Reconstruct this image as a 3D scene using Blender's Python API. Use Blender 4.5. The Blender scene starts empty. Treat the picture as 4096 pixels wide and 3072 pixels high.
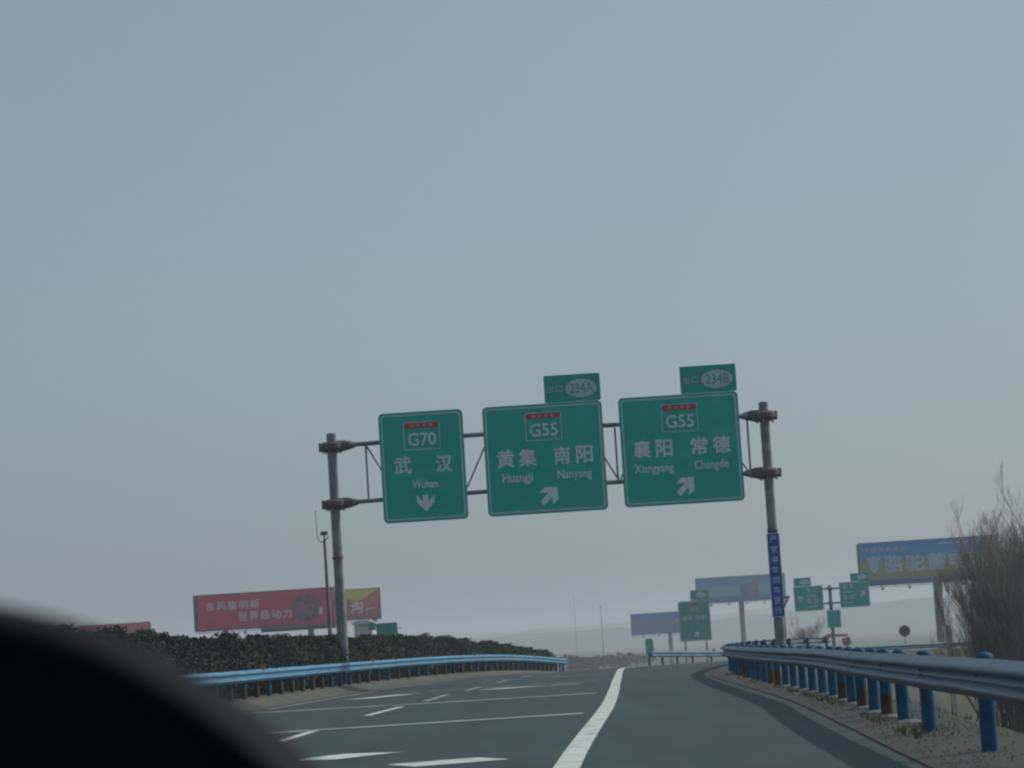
import bpy, bmesh, math, random
from mathutils import Vector, Matrix, noise
random.seed(7)
S = bpy.context.scene
C = S.collection
R_ = math.radians

# ------------------------------------------------------------------ camera, world, sun, exposure
CAM_H, LENS = 1.1, 90.0
PITCH, ROLL = R_(5.8785), R_(3.6)
cd = bpy.data.cameras.new('camera')
cam = bpy.data.objects.new('camera', cd); C.objects.link(cam)
rt, fw, up = Vector((1, 0, 0)), Vector((0, math.cos(PITCH), math.sin(PITCH))), Vector((0, -math.sin(PITCH), math.cos(PITCH)))
r2 = rt * math.cos(ROLL) - up * math.sin(ROLL)
u2 = rt * math.sin(ROLL) + up * math.cos(ROLL)
m = Matrix((r2, u2, -fw)).transposed().to_4x4(); m.translation = (0, 0, CAM_H)
cam.matrix_world = m
cd.lens = LENS; cd.sensor_width = 36; cd.clip_start = 0.05; cd.clip_end = 9000
cd.dof.use_dof = True; cd.dof.focus_distance = 46; cd.dof.aperture_fstop = 3.5
S.camera = cam

SUN_EL, SUN_AZ = R_(36), R_(68)          # azimuth clockwise from +Y (to the right of the view)
w = bpy.data.worlds.new('World'); S.world = w; w.use_nodes = True
nt = w.node_tree; nt.nodes.clear()
sky = nt.nodes.new('ShaderNodeTexSky'); sky.sky_type = 'NISHITA'; sky.sun_disc = False
sky.sun_elevation = SUN_EL; sky.sun_rotation = SUN_AZ
sky.air_density = 1.0; sky.dust_density = 3.0; sky.ozone_density = 1.0
hs = nt.nodes.new('ShaderNodeHueSaturation'); hs.inputs['Saturation'].default_value = 0.85
bg = nt.nodes.new('ShaderNodeBackground'); bg.inputs['Strength'].default_value = 0.088
wo = nt.nodes.new('ShaderNodeOutputWorld')
nt.links.new(sky.outputs[0], hs.inputs['Color']); tn = nt.nodes.new('ShaderNodeMixRGB'); tn.blend_type = 'MULTIPLY'; tn.inputs['Fac'].default_value = 1; tn.inputs['Color2'].default_value = (.90, 1.0, 1.03, 1)
nt.links.new(hs.outputs[0], tn.inputs['Color1']); ev = nt.nodes.new('ShaderNodeMixRGB'); ev.inputs['Fac'].default_value = .55          # an even veil of winter haze over the whole sky
ev.inputs['Color2'].default_value = (2.90, 3.70, 4.30, 1)
nt.links.new(tn.outputs[0], ev.inputs['Color1']); nt.links.new(ev.outputs[0], bg.inputs['Color']); nt.links.new(bg.outputs[0], wo.inputs['Surface'])

sd = bpy.data.lights.new('sun', 'SUN'); sd.energy = 2.2; sd.angle = R_(2.0); sd.color = (1.0, 0.965, 0.90)
sun = bpy.data.objects.new('sun', sd); C.objects.link(sun)
sv = Vector((math.sin(SUN_AZ) * math.cos(SUN_EL), math.cos(SUN_AZ) * math.cos(SUN_EL), math.sin(SUN_EL)))
sun.rotation_euler = sv.to_track_quat('Z', 'Y').to_euler(); sun.location = (60, 20, 60)

S.view_settings.view_transform = 'Standard'; S.view_settings.look = 'None'
S.view_settings.gamma = 1.0; S.view_settings.use_curve_mapping = False
S.view_settings.exposure = 0.15
S.render.engine = 'CYCLES'
S.cycles.use_denoising = True
S.cycles.pixel_filter_type = 'BLACKMAN_HARRIS'; S.cycles.filter_width = 2.2     # a soft compact-camera lens
S.cycles.max_bounces = 6; S.cycles.volume_bounces = 2; S.cycles.diffuse_bounces = 3
S.cycles.caustics_reflective = False; S.cycles.caustics_refractive = False
S.cycles.sample_clamp_indirect = 4.0

# ------------------------------------------------------------------ materials
MATS = {}
def mat(name, col, rough=0.6, metal=0.0, spec=0.4, var=0.0, scale=4.0, col2=None, bump=0.0, bscale=30.0, mid=(0.35, 0.65), stretch=None, detail=6):
    if name in MATS: return MATS[name]
    M = bpy.data.materials.new(name); M.use_nodes = True
    t = M.node_tree; b = t.nodes['Principled BSDF']
    b.inputs['Base Color'].default_value = (*col, 1); b.inputs['Roughness'].default_value = rough
    b.inputs['Metallic'].default_value = metal; b.inputs['Specular IOR Level'].default_value = spec
    tc = t.nodes.new('ShaderNodeTexCoord'); src = tc.outputs['Object']
    if stretch:
        mp = t.nodes.new('ShaderNodeMapping'); mp.inputs['Scale'].default_value = stretch
        t.links.new(src, mp.inputs['Vector']); src = mp.outputs[0]
    if var or col2:
        n = t.nodes.new('ShaderNodeTexNoise'); n.inputs['Scale'].default_value = scale; n.inputs['Detail'].default_value = detail
        t.links.new(src, n.inputs['Vector'])
        r = t.nodes.new('ShaderNodeValToRGB'); r.color_ramp.elements[0].position, r.color_ramp.elements[1].position = mid
        c2 = col2 or tuple(min(1, c * (1 + var)) for c in col); c1 = col if col2 else tuple(c * (1 - var) for c in col)
        r.color_ramp.elements[0].color = (*c1, 1); r.color_ramp.elements[1].color = (*c2, 1)
        t.links.new(n.outputs['Fac'], r.inputs['Fac']); t.links.new(r.outputs[0], b.inputs['Base Color'])
        rr = t.nodes.new('ShaderNodeMapRange'); rr.inputs['To Min'].default_value = max(0, rough - .08); rr.inputs['To Max'].default_value = min(1, rough + .1)
        t.links.new(n.outputs['Fac'], rr.inputs['Value']); t.links.new(rr.outputs[0], b.inputs['Roughness'])
    if bump:
        n2 = t.nodes.new('ShaderNodeTexNoise'); n2.inputs['Scale'].default_value = bscale; n2.inputs['Detail'].default_value = 4
        t.links.new(src, n2.inputs['Vector'])
        bp = t.nodes.new('ShaderNodeBump'); bp.inputs['Strength'].default_value = bump; bp.inputs['Distance'].default_value = 0.02
        t.links.new(n2.outputs['Fac'], bp.inputs['Height']); t.links.new(bp.outputs[0], b.inputs['Normal'])
    MATS[name] = M
    return M

def asphalt():
    M = mat('asphalt', (0.034, 0.062, 0.064), .82, var=.16, scale=.35, bump=.5, bscale=60)
    t = M.node_tree; b = t.nodes['Principled BSDF']
    old = b.inputs['Base Color'].links[0].from_socket
    tc = t.nodes.new('ShaderNodeTexCoord'); mp = t.nodes.new('ShaderNodeMapping'); mp.inputs['Scale'].default_value = (1.3, .035, 1); mp.inputs['Rotation'].default_value = (0, 0, -.045)
    n = t.nodes.new('ShaderNodeTexNoise'); n.inputs['Scale'].default_value = 1.0; n.inputs['Detail'].default_value = 3
    mx = t.nodes.new('ShaderNodeMixRGB'); mx.blend_type = 'MULTIPLY'; mx.inputs['Fac'].default_value = .85
    rp = t.nodes.new('ShaderNodeValToRGB'); rp.color_ramp.elements[0].position = .3; rp.color_ramp.elements[1].position = .7
    rp.color_ramp.elements[0].color = (.72, .72, .74, 1); rp.color_ramp.elements[1].color = (1.05, 1.05, 1.03, 1)
    t.links.new(tc.outputs['Object'], mp.inputs['Vector']); t.links.new(mp.outputs[0], n.inputs['Vector']); t.links.new(n.outputs['Fac'], rp.inputs['Fac'])
    t.links.new(old, mx.inputs['Color1']); t.links.new(rp.outputs[0], mx.inputs['Color2']); t.links.new(mx.outputs[0], b.inputs['Base Color'])
    return M
M_ASPH = asphalt()
M_PAINT = mat('road_paint', (0.24, 0.28, 0.26), .7, col2=(0.62, 0.66, 0.60), scale=3.5, mid=(.28, .52), detail=10)
M_PAINTW = mat('worn_road_paint', (0.17, 0.20, 0.185), .75, col2=(0.36, 0.39, 0.36), scale=1.1, mid=(.3, .65))
M_SOIL = mat('verge_soil', (0.070, 0.076, 0.062), .95, col2=(0.12, 0.122, 0.098), scale=.8, bump=.6, bscale=12)
M_GROUND = mat('dry_ground', (0.040, 0.050, 0.032), .95, col2=(0.085, 0.08, 0.052), scale=.35, bump=.7, bscale=5)
M_KERB = mat('kerb_concrete', (0.036, 0.038, 0.033), .9, col2=(0.062, 0.062, 0.052), scale=1.3, bump=.4, bscale=15)
M_STEEL = mat('galvanised_steel', (0.17, 0.195, 0.205), .55, metal=.1, var=.28, scale=3.0)
M_RAILG = mat('grey_rail_steel', (0.11, 0.175, 0.215), .45, metal=.15, var=.22, scale=2.0, bump=.1, bscale=8)
M_RAILB = mat('light_blue_rail_paint', (0.085, 0.24, 0.38), .45, var=.2, scale=1.3)
M_POSTB = mat('blue_post_paint', (0.012, 0.075, 0.155), .65, spec=.15, col2=(0.020, 0.11, 0.21), scale=5)
M_POSTFOOT = mat('brown_post_foot', (0.105, 0.058, 0.028), .9, col2=(0.035, 0.032, 0.032), scale=4)  # mottled brown for the lowest part of some posts
M_GREEN = mat('sign_green', (0.0, 0.40, 0.315), .8, spec=.02, col2=(0.01, 0.48, 0.395), scale=1.6, mid=(.5, .78))  # lighter blotches: windscreen reflections painted into the panel colour
M_GREEN2 = mat('sign_green_faded', (0.0, 0.36, 0.29), .7, spec=.04, col2=(0.02, 0.37, 0.30), scale=1.5)
M_WHITE = mat('sign_white', (0.64, 0.70, 0.72), .5, var=.08, scale=6)
M_BORDER = mat('sign_border_white', (0.45, 0.53, 0.53), .5, var=.08, scale=3)
M_RED = mat('sign_red', (0.42, 0.018, 0.035), .5, var=.1, scale=5)
M_BLUE = mat('sign_blue', (0.004, 0.075, 0.36), .45, var=.12, scale=3)
M_BLUET = mat('sign_pale_lettering', (0.58, 0.68, 0.70), .5, var=.1, scale=5)
M_ALU = mat('sign_back_aluminium', (0.22, 0.24, 0.25), .5, metal=.5, var=.1, scale=2)
M_DARK = mat('dark_steel', (0.07, 0.078, 0.08), .6, var=.2, scale=2)
M_WHITEW = mat('white_wall', (0.55, 0.55, 0.52), .9, var=.1, scale=.8)
M_CREAM = mat('cream_post', (0.42, 0.40, 0.34), .8, var=.12, scale=4)
M_ORANGE = mat('machine_orange', (0.55, 0.12, 0.04), .5, var=.2, scale=2)
M_REFL = mat('reflector_orange', (0.55, 0.22, 0.03), .35, var=.1, scale=8)
M_ROOFB = mat('pale_blue_roof', (0.14, 0.30, 0.38), .6, var=.1, scale=1)
M_ROOFG = mat('grey_roof', (0.16, 0.13, 0.125), .8, var=.2, scale=1)
M_LEAF = mat('hedge_leaf', (0.058, 0.078, 0.067), .9, col2=(0.070, 0.092, 0.074), scale=1.2, spec=.05)
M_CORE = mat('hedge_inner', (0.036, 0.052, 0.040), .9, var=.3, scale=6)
M_BARK = mat('bark', (0.14, 0.125, 0.108), .9, var=.3, scale=6)
M_TWIG = mat('twig', (0.26, 0.235, 0.205), .9, var=.3, scale=1.5)
M_GRASS = mat('grass', (0.045, 0.075, 0.02), .8, col2=(0.15, 0.13, 0.05), scale=1.2)
M_DRY = mat('dry_grass', (0.20, 0.14, 0.05), .9, col2=(0.09, 0.085, 0.03), scale=.9)
M_HILL = mat('hill_woodland', (0.075, 0.09, 0.085), .95, var=.3, scale=.02)
M_DASH = mat('dashboard_vinyl', (0.003, 0.0038, 0.006), .7, spec=.12, var=.15, scale=40, bump=.25, bscale=400)
M_FARLEAF = mat('far_tree_leaf', (0.03, 0.045, 0.025), .8, var=.35, scale=1)

def shrub_tones(M):                              # each shrub a slightly different green
    t = M.node_tree; b = t.nodes['Principled BSDF']; old = b.inputs['Base Color'].links[0].from_socket
    oi = t.nodes.new('ShaderNodeObjectInfo'); rp = t.nodes.new('ShaderNodeValToRGB')
    rp.color_ramp.elements[0].color = (.62, .66, .66, 1); rp.color_ramp.elements[1].color = (1.45, 1.38, 1.15, 1)
    mx = t.nodes.new('ShaderNodeMixRGB'); mx.blend_type = 'MULTIPLY'; mx.inputs['Fac'].default_value = 1
    t.links.new(oi.outputs['Random'], rp.inputs['Fac']); t.links.new(old, mx.inputs['Color1']); t.links.new(rp.outputs[0], mx.inputs['Color2']); t.links.new(mx.outputs[0], b.inputs['Base Color'])
shrub_tones(M_LEAF)
def bands(name, stops, axis='Z', noise_amt=.06, rough=.6, nscale=.6):
    """a printed sheet: colour stops along the object's own axis, slightly mottled"""
    M = bpy.data.materials.new(name); M.use_nodes = True
    t = M.node_tree; b = t.nodes['Principled BSDF']; b.inputs['Roughness'].default_value = rough
    tc = t.nodes.new('ShaderNodeTexCoord'); sp = t.nodes.new('ShaderNodeSeparateXYZ')
    t.links.new(tc.outputs['Generated'], sp.inputs[0])
    n = t.nodes.new('ShaderNodeTexNoise'); n.inputs['Scale'].default_value = nscale; n.inputs['Detail'].default_value = 5
    t.links.new(tc.outputs['Object'], n.inputs['Vector'])
    ma = t.nodes.new('ShaderNodeMath'); ma.operation = 'MULTIPLY_ADD'; ma.inputs[1].default_value = noise_amt * 2
    su = t.nodes.new('ShaderNodeMath'); su.operation = 'SUBTRACT'; su.inputs[1].default_value = noise_amt
    t.links.new(sp.outputs[axis], su.inputs[0]); t.links.new(n.outputs['Fac'], ma.inputs[0]); t.links.new(su.outputs[0], ma.inputs[2])
    r = t.nodes.new('ShaderNodeValToRGB')
    while len(r.color_ramp.elements) < len(stops): r.color_ramp.elements.new(.5)
    for e, (p, c) in zip(r.color_ramp.elements, stops): e.position = p; e.color = (*c, 1)
    t.links.new(ma.outputs[0], r.inputs['Fac']); t.links.new(r.outputs[0], b.inputs['Base Color'])
    return M

# ------------------------------------------------------------------ mesh helpers
class MB:
    def __init__(s): s.v = []; s.f = []
    def add(s, vs, fs):
        k = len(s.v); s.v += [tuple(p) for p in vs]; s.f += [tuple(i + k for i in f) for f in fs]; return s
    def box(s, c, d, rz=0, ry=0):
        M = Matrix.Rotation(rz, 3, 'Z') @ Matrix.Rotation(ry, 3, 'Y')
        vs = [Vector(c) + M @ Vector((x * d[0] / 2, y * d[1] / 2, z * d[2] / 2)) for x in (-1, 1) for y in (-1, 1) for z in (-1, 1)]
        return s.add(vs, [(0, 1, 3, 2), (4, 6, 7, 5), (0, 4, 5, 1), (2, 3, 7, 6), (0, 2, 6, 4), (1, 5, 7, 3)])
    def tube(s, pts, rad, n=8, caps=True):
        pts = [Vector(p) for p in pts]
        if not isinstance(rad, (list, tuple)): rad = [rad] * len(pts)
        vs, fs = [], []
        for i, p in enumerate(pts):
            d = (pts[min(i + 1, len(pts) - 1)] - pts[max(i - 1, 0)]).normalized()
            a = Vector((0, 0, 1)) if abs(d.z) < .9 else Vector((1, 0, 0))
            x = d.cross(a).normalized(); y = x.cross(d)
            for k in range(n):
                t = 2 * math.pi * k / n; vs.append(p + (x * math.cos(t) + y * math.sin(t)) * rad[i])
        for i in range(len(pts) - 1):
            for k in range(n):
                fs.append((i * n + k, i * n + (k + 1) % n, (i + 1) * n + (k + 1) % n, (i + 1) * n + k))
        if caps and n > 2:
            fs.append(tuple(range(n))); fs.append(tuple(range((len(pts) - 1) * n, len(pts) * n))[::-1])
        return s.add(vs, fs)
    def lathe(s, prof, c=(0, 0, 0), n=20):       # prof: [(r, z)]
        vs, fs = [], []
        for r, z in prof:
            for k in range(n):
                t = 2 * math.pi * k / n; vs.append((c[0] + r * math.cos(t), c[1] + r * math.sin(t), c[2] + z))
        for i in range(len(prof) - 1):
            for k in range(n): fs.append((i * n + k, i * n + (k + 1) % n, (i + 1) * n + (k + 1) % n, (i + 1) * n + k))
        fs.append(tuple(range(n))[::-1]); fs.append(tuple(range((len(prof) - 1) * n, len(prof) * n)))
        return s.add(vs, fs)
    def prism(s, poly, y0, y1):                  # poly in x,z, extruded along y
        n = len(poly)
        vs = [(x, y0, z) for x, z in poly] + [(x, y1, z) for x, z in poly]
        fs = [tuple(range(n)), tuple(range(n, 2 * n))[::-1]] + [(i, i + n, (i + 1) % n + n, (i + 1) % n) for i in range(n)]
        return s.add(vs, fs)
    def ring(s, po, pi, y0, y1):                 # frame between two matching outlines
        n = len(po)
        vs = [(x, y0, z) for x, z in po] + [(x, y0, z) for x, z in pi] + [(x, y1, z) for x, z in po] + [(x, y1, z) for x, z in pi]
        fs = []
        for i in range(n):
            j = (i + 1) % n
            fs += [(i, j, n + j, n + i), (2 * n + i, 3 * n + i, 3 * n + j, 2 * n + j), (i, 2 * n + i, 2 * n + j, j), (n + i, n + j, 3 * n + j, 3 * n + i)]
        return s.add(vs, fs)
    def mesh(s, name, material=None, smooth=False):
        me = bpy.data.meshes.new(name); me.from_pydata(s.v, [], s.f)
        bm = bmesh.new(); bm.from_mesh(me); bmesh.ops.recalc_face_normals(bm, faces=bm.faces); bm.to_mesh(me); bm.free()
        if material: me.materials.append(material)
        if smooth:
            me.polygons.foreach_set('use_smooth', [True] * len(me.polygons))
            try: me.set_sharp_from_angle(angle=R_(40))
            except Exception: pass
        return me

def link(name, me, parent=None, loc=None, rot=None):
    o = bpy.data.objects.new(name, me); C.objects.link(o)
    if parent: o.parent = parent
    if loc is not None: o.location = loc
    if rot is not None: o.rotation_euler = rot
    return o
def part(name, mb, material, parent=None, smooth=False, loc=None, rot=None):
    return link(name, mb.mesh(name, material, smooth), parent, loc, rot)
def tag(o, label, cat, group=None):
    o['label'] = label; o['category'] = cat
    if group: o['group'] = group
    return o
def thing(name, loc, label, cat, group=None, rz=0):
    o = bpy.data.objects.new(name, None); C.objects.link(o); o.location = loc; o.rotation_euler = (0, 0, rz); o.empty_display_size = .3
    return tag(o, label, cat, group)
def struct(name, mb, material, smooth=False):
    o = part(name, mb, material, None, smooth); o['kind'] = 'structure'; return o
def copy_tree(o, parent=None):
    c = o.copy(); C.objects.link(c); c.parent = parent
    for ch in list(o.children): copy_tree(ch, c)
    return c

def rrect(x0, z0, x1, z1, r, n=5):
    pts = []
    for cx, cz, a0 in ((x1 - r, z1 - r, 0), (x0 + r, z1 - r, 90), (x0 + r, z0 + r, 180), (x1 - r, z0 + r, 270)):
        for k in range(n + 1):
            a = R_(a0 + 90 * k / n); pts.append((cx + r * math.cos(a), cz + r * math.sin(a)))
    return pts
def oval(cx, cz, rx, rz, n=28): return [(cx + rx * math.cos(2 * math.pi * k / n), cz + rz * math.sin(2 * math.pi * k / n)) for k in range(n)]

TXT = {}
def text(name, body, parent, x0, z0, x1, z1, y, material, bold=.0, depth=.008):
    """lettering as a raised mesh fitted to a box on a sign face"""
    key = body
    if key not in TXT:
        cu = bpy.data.curves.new('lettering', 'FONT'); cu.body = body; cu.size = 1; cu.extrude = .02; cu.resolution_u = 3
        o = bpy.data.objects.new('lettering', cu); C.objects.link(o)
        dg = bpy.context.evaluated_depsgraph_get(); dg.update()
        me = bpy.data.meshes.new_from_object(o.evaluated_get(dg)); bpy.data.objects.remove(o); bpy.data.curves.remove(cu)
        xs = [v.co.x for v in me.vertices]; ys = [v.co.y for v in me.vertices]
        TXT[key] = ([v.co.copy() for v in me.vertices], [tuple(p.vertices) for p in me.polygons], min(xs), max(xs), min(ys), max(ys))
        bpy.data.meshes.remove(me)
    vs, fs, a, b, c, d = TXT[key]
    mb = MB(); k_ = bold * (x1 - x0) / (b - a)
    for n_, (ox, oz) in enumerate(((0, 0),) if bold == 0 else ((-k_, -k_), (k_, -k_), (k_, k_), (-k_, k_))):
        mb.add([(x + ox, yy - .0012 * n_, z + oz) for x, yy, z in [((v.x - a) / (b - a) * (x1 - x0) + x0, y - depth * (v.z / .04 + .5), (v.y - c) / (d - c) * (z1 - z0) + z0) for v in vs]], fs)
    return part(name, mb, material, parent)

# ------------------------------------------------------------------ the lie of the land
def lerp_poly(P):
    def f(y):
        if y <= P[0][1]:
            a, b = P[0], P[1]; return a[0] + (b[0] - a[0]) * (y - a[1]) / (b[1] - a[1])
        for i in range(len(P) - 1):
            if y <= P[i + 1][1]:
                p0, p1, p2, p3 = P[max(i - 1, 0)], P[i], P[i + 1], P[min(i + 2, len(P) - 1)]
                t = (y - p1[1]) / (p2[1] - p1[1]); h = p2[1] - p1[1]
                m1 = (p2[0] - p0[0]) / (p2[1] - p0[1]) * h; m2 = (p3[0] - p1[0]) / (p3[1] - p1[1]) * h
                return (2*t**3-3*t*t+1)*p1[0] + (t**3-2*t*t+t)*m1 + (-2*t**3+3*t*t)*p2[0] + (t**3-t*t)*m2
        return P[-1][0]
    return f
def zr(y):
    if y < 98: return 0.0
    if y < 150: return -2.6e-4 * (y - 98) ** 2
    return max(-5.6, -0.703 - .027 * (y - 150))
Ledge = lerp_poly([(-9.3, 0), (-8.5, 30), (-7.7, 48), (-7.0, 60), (-6.2, 73), (-5.0, 89.5), (-3.2, 103), (-1.35, 115.5), (2.8, 150), (10, 200), (30, 320), (45, 420)])
Redge = lerp_poly([(2.15, 0), (3.02, 20), (3.45, 28), (4.1, 41), (4.5, 55), (4.95, 70), (5.7, 80), (7.2, 93), (9.8, 108), (14, 122), (22, 134), (40, 144), (60, 150)])
def Rmain(y): return Ledge(y) + (13.0 if y > 60 else 13.0)
def frange(a, b, s):
    out = []; y = a
    while y < b - 1e-6: out.append(y); y += s
    return out + [b]
YS = frange(-60, 160, 2.5) + frange(165, 420, 12) + [500, 700, 1000, 1600, 2400, 3600, 5600]

mb = MB(); rows = []
for y in YS:
    L, Rr, z = Ledge(y), min(Redge(y), 60), zr(y)
    lo = max(z - 2.5, -6.6)
    row = [(-3600, lo - 1), (-900, lo), (-300, lo), (-120, lo), (L - 29, lo), (L - 24, z), (L - 8, z), (L - 7.5, z + .2), (L - 4, z + .26), (L - .55, z + .18), (L - .05, z - .02), (L + .6, z - .07), (Rr - .5, z - .07), (Rr + .02, z - .05),
           (Rr + 1.15, z - .03), (Rr + 1.6, z - .2), (Rr + 5.2, lo), (Rr + 12, lo - .1), (110, lo), (400, lo), (1000, lo), (3600, lo - 1)]
    rows.append([(x, y, zz + (0 if i in range(4, 17) else .5 * noise.noise(Vector((x * .02, y * .02, 0))))) for i, (x, zz) in enumerate(row)])
n = len(rows[0])
mb.add([p for r in rows for p in r], [(i * n + k, i * n + k + 1, (i + 1) * n + k + 1, (i + 1) * n + k) for i in range(len(rows) - 1) for k in range(n - 1)])
struct('ground', mb, M_GROUND)

def ribbon(fa, fb, ys, dz=0.0, cols=6):
    mb = MB(); vs = []
    for y in ys:
        a, b = fa(y), fb(y)
        vs += [(a + (b - a) * k / cols, y, zr(y) + dz) for k in range(cols + 1)]
    c = cols + 1
    return mb.add(vs, [(i * c + k, i * c + k + 1, (i + 1) * c + k + 1, (i + 1) * c + k) for i in range(len(ys) - 1) for k in range(cols)])
ROAD = struct('road', ribbon(Ledge, lambda y: min(Redge(y), Rmain(y)), frange(-40, 160, 2) + frange(165, 420, 6)), M_ASPH)
RAMP = struct('exit_ramp', ribbon(lambda y: min(Redge(y), Rmain(y)) - .6, lambda y: Redge(y), frange(92, 150, 2), -.006), M_ASPH)
struct('median_verge', ribbon(lambda y: Ledge(y) - 1.15, lambda y: Ledge(y) + .28, frange(-40, 160, 2) + frange(165, 300, 6), .0, 5), M_SOIL)
vm = bpy.data.objects['median_verge'].data
for i, v in enumerate(vm.vertices): v.co.z += (.235, .225, .20, .10, .03, .008)[i % 6]
struct('road_edge_kerb', ribbon(lambda y: Redge(y) - .02, lambda y: Redge(y) + 1.25, frange(-20, 118, 1), .012, 3), M_KERB)
for i, v in enumerate(bpy.data.objects['road_edge_kerb'].data.vertices):
    if i % 4: v.co.z += .02 + .02 * noise.noise(v.co * 1.7)

# painted markings, each its own piece on the road
def paint(name, pts, wid, material, dz=.004):
    """pts: centre line on the ground; wid: width or widths"""
    if not isinstance(wid, (list, tuple)): wid = [wid] * len(pts)
    P = [Vector((x, y, 0)) for x, y in pts]; vs = []
    for i, p in enumerate(P):
        d = (P[min(i + 1, len(P) - 1)] - P[max(i - 1, 0)]).normalized(); nn = Vector((-d.y, d.x, 0))
        for sgn in (1, -1):
            q = p + nn * wid[i] * .5 * sgn; vs.append((q.x, q.y, zr(q.y) + dz))
    mb = MB().add(vs, [(2 * i, 2 * i + 1, 2 * i + 3, 2 * i + 2) for i in range(len(P) - 1)])
    return part(name, mb, material, ROAD)
gl = lerp_poly([(-0.55, 0), (0.28, 23.4), (1.38, 46.5), (2.55, 76), (3.65, 103), (4.15, 111)])
paint('gore_line', [(gl(y), y) for y in frange(8, 111, 3)], .25, M_PAINT, .006)
paint('ramp_edge_line', [(4.0, 108), (4.7, 112), (6.0, 116), (7.8, 120), (10.2, 125), (14, 131)], [.3, .5, .6, .6, .6, .5], M_PAINT, .010)
dl = lerp_poly([(-4.2, 24), (-3.58, 36.4), (-3.42, 41.3), (-3.11, 49.2), (-2.81, 55), (-2.46, 60.2), (-2.18, 67.1), (-1.79, 72.4), (-1.53, 77), (-.4, 95), (1.4, 115), (5.2, 150)])
for a, b in ((24.2, 30), (36.2, 41.4), (48.9, 55.2), (60.0, 67.3), (72.2, 77.2), (84.3, 89.5), (96, 101), (107, 113), (119, 125)):
    paint('lane_dash', [(dl(y), y) for y in frange(a, b, (b - a) / 4)], .17, M_PAINT if a < 60 else M_PAINTW)
def bar(x0, x1, y0, y1, dep, mt, name='slow_down_bar'):
    paint(name, [(x0, y0), ((x0 + x1) / 2, (y0 + y1) / 2), (x1, y1)], dep, mt, .0075)
bar(-1.35, -.42, 25.75, 26.1, .95, M_PAINT); bar(-2.55, -1.85, 29.4, 28.9, 1.2, M_PAINT)
bar(-5.0, .80, 40.8, 40.9, .75, M_PAINTW)
bar(-6.6, -3.2, 58.4, 57.4, .85, M_PAINTW); bar(-3.05, 1.42, 57.0, 56.5, .85, M_PAINTW)
bar(-4.65, -3.45, 68.6, 71.9, .75, M_PAINT); bar(-1.2, -.1, 72.0, 71.3, 1.3, M_PAINT); bar(-.1, .5, 71.2, 71.2, .6, M_PAINTW); bar(.5, 1.4, 71.6, 71.4, 1.0, M_PAINTW)
bar(-3.0, 1.9, 74.9, 74.8, .45, M_PAINTW); bar(-1.6, 2.4, 90, 89.6, .5, M_PAINTW)
le = lambda y: Ledge(y) + .55
paint('edge_line', [(le(y), y) for y in frange(62, 112, 3)], .16, M_PAINTW)

# ------------------------------------------------------------------ far hills
def ridge(name, y0, x0, x1, hf, zb, step):
    mb = MB(); xs = frange(x0, x1, step); vs = []
    for x in xs:
        h = hf(x)
        vs += [(x, y0 - 60, zb), (x, y0 - 25, zb + h * .7), (x, y0, zb + h), (x, y0 + 80, zb)]
    mb.add(vs, [(i * 4 + k, i * 4 + 4 + k, i * 4 + 5 + k, i * 4 + 1 + k) for i in range(len(xs) - 1) for k in range(3)])
    return struct(name, mb, M_HILL, True)
fn = lambda x, s, o: noise.fractal(Vector((x * s, o, 0)), 1.0, 2.0, 5)
ridge('hill', 2600, -1800, 2000, lambda x: 22 + 9 * fn(x, .002, 3) + 2.5 * fn(x, .03, 8) + 12 * max(0, min(1, (x - 120) / 330)), -8, 10)
ridge('hill', 3900, -2400, 2400, lambda x: 34 + 14 * fn(x, .0016, 21) + 3 * fn(x, .025, 5) + 12 * max(0, min(1, (x - 120) / 400)), -8, 14)

# ------------------------------------------------------------------ sign gantry
GY = 88.0
g = thing('sign_gantry', (-6.34, GY, 0), 'grey steel gantry spanning the road and carrying three green signs', 'sign gantry')
def gp(name, mb, mt=M_STEEL, smooth=True, parent=g): return part(name, mb, mt, parent, smooth)
SPAN = 14.95
for x, zt, zb in ((0, 8.85, -.05), (SPAN, 9.0, -.08)):
    p = gp('post', MB().lathe([(.185, zb), (.185, 3.4), (.165, 3.42), (.165, zt - .03), (.12, zt)], (x, 0, 0)))
    part('base_plate', MB().box((x, 0, zb + .06), (.62, .62, .05)), M_STEEL, p)
    part('weld_ring', MB().lathe([(.17, -.05), (.192, -.04), (.192, .04), (.17, .05)], (x, 0, 4.55)), M_DARK, p, True)
for z0 in (6.42, 8.40):
    for x, sg, dz in ((0, 1, 0), (SPAN, -1, .14)):
        gp('collar', MB().lathe([(.17, -.22), (.28, -.20), (.39, -.10), (.39, .06), (.30, .13), (.17, .15)], (x, 0, z0 + dz), 24), M_DARK)
        gp('end_cone', MB().tube([(x + sg * .15, 0, z0 + dz - .03), (x + sg * .45, 0, z0 + dz), (x + sg * .82, 0, z0 + dz)], [.22, .19, .085], 14), M_DARK)
        for a_ in range(6):
            aa = a_ * math.pi / 3 + .3; gp('collar_bolt', MB().tube([(x + .31 * math.cos(aa), .31 * math.sin(aa), z0 + dz - .26), (x + .31 * math.cos(aa), .31 * math.sin(aa), z0 + dz - .12)], .03, 6), M_STEEL)
        gp('stiffener', MB().box((x - sg * .32, 0, z0 + dz - .03), (.26, .05, .30)), M_DARK, False)
        fl = gp('flange', MB().tube([(x + sg * .60, 0, z0 + dz), (x + sg * .64, 0, z0 + dz)], [.16, .16], 12), M_STEEL)
    for dy in (-.14, .14):
        gp('chord', MB().tube([(.6, dy, z0 + .006), (SPAN / 2, dy, z0 + .12), (SPAN - .6, dy, z0 + .134)], .068, 10), M_STEEL)
zt = lambda x: 8.34 + .13 * x / SPAN
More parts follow.
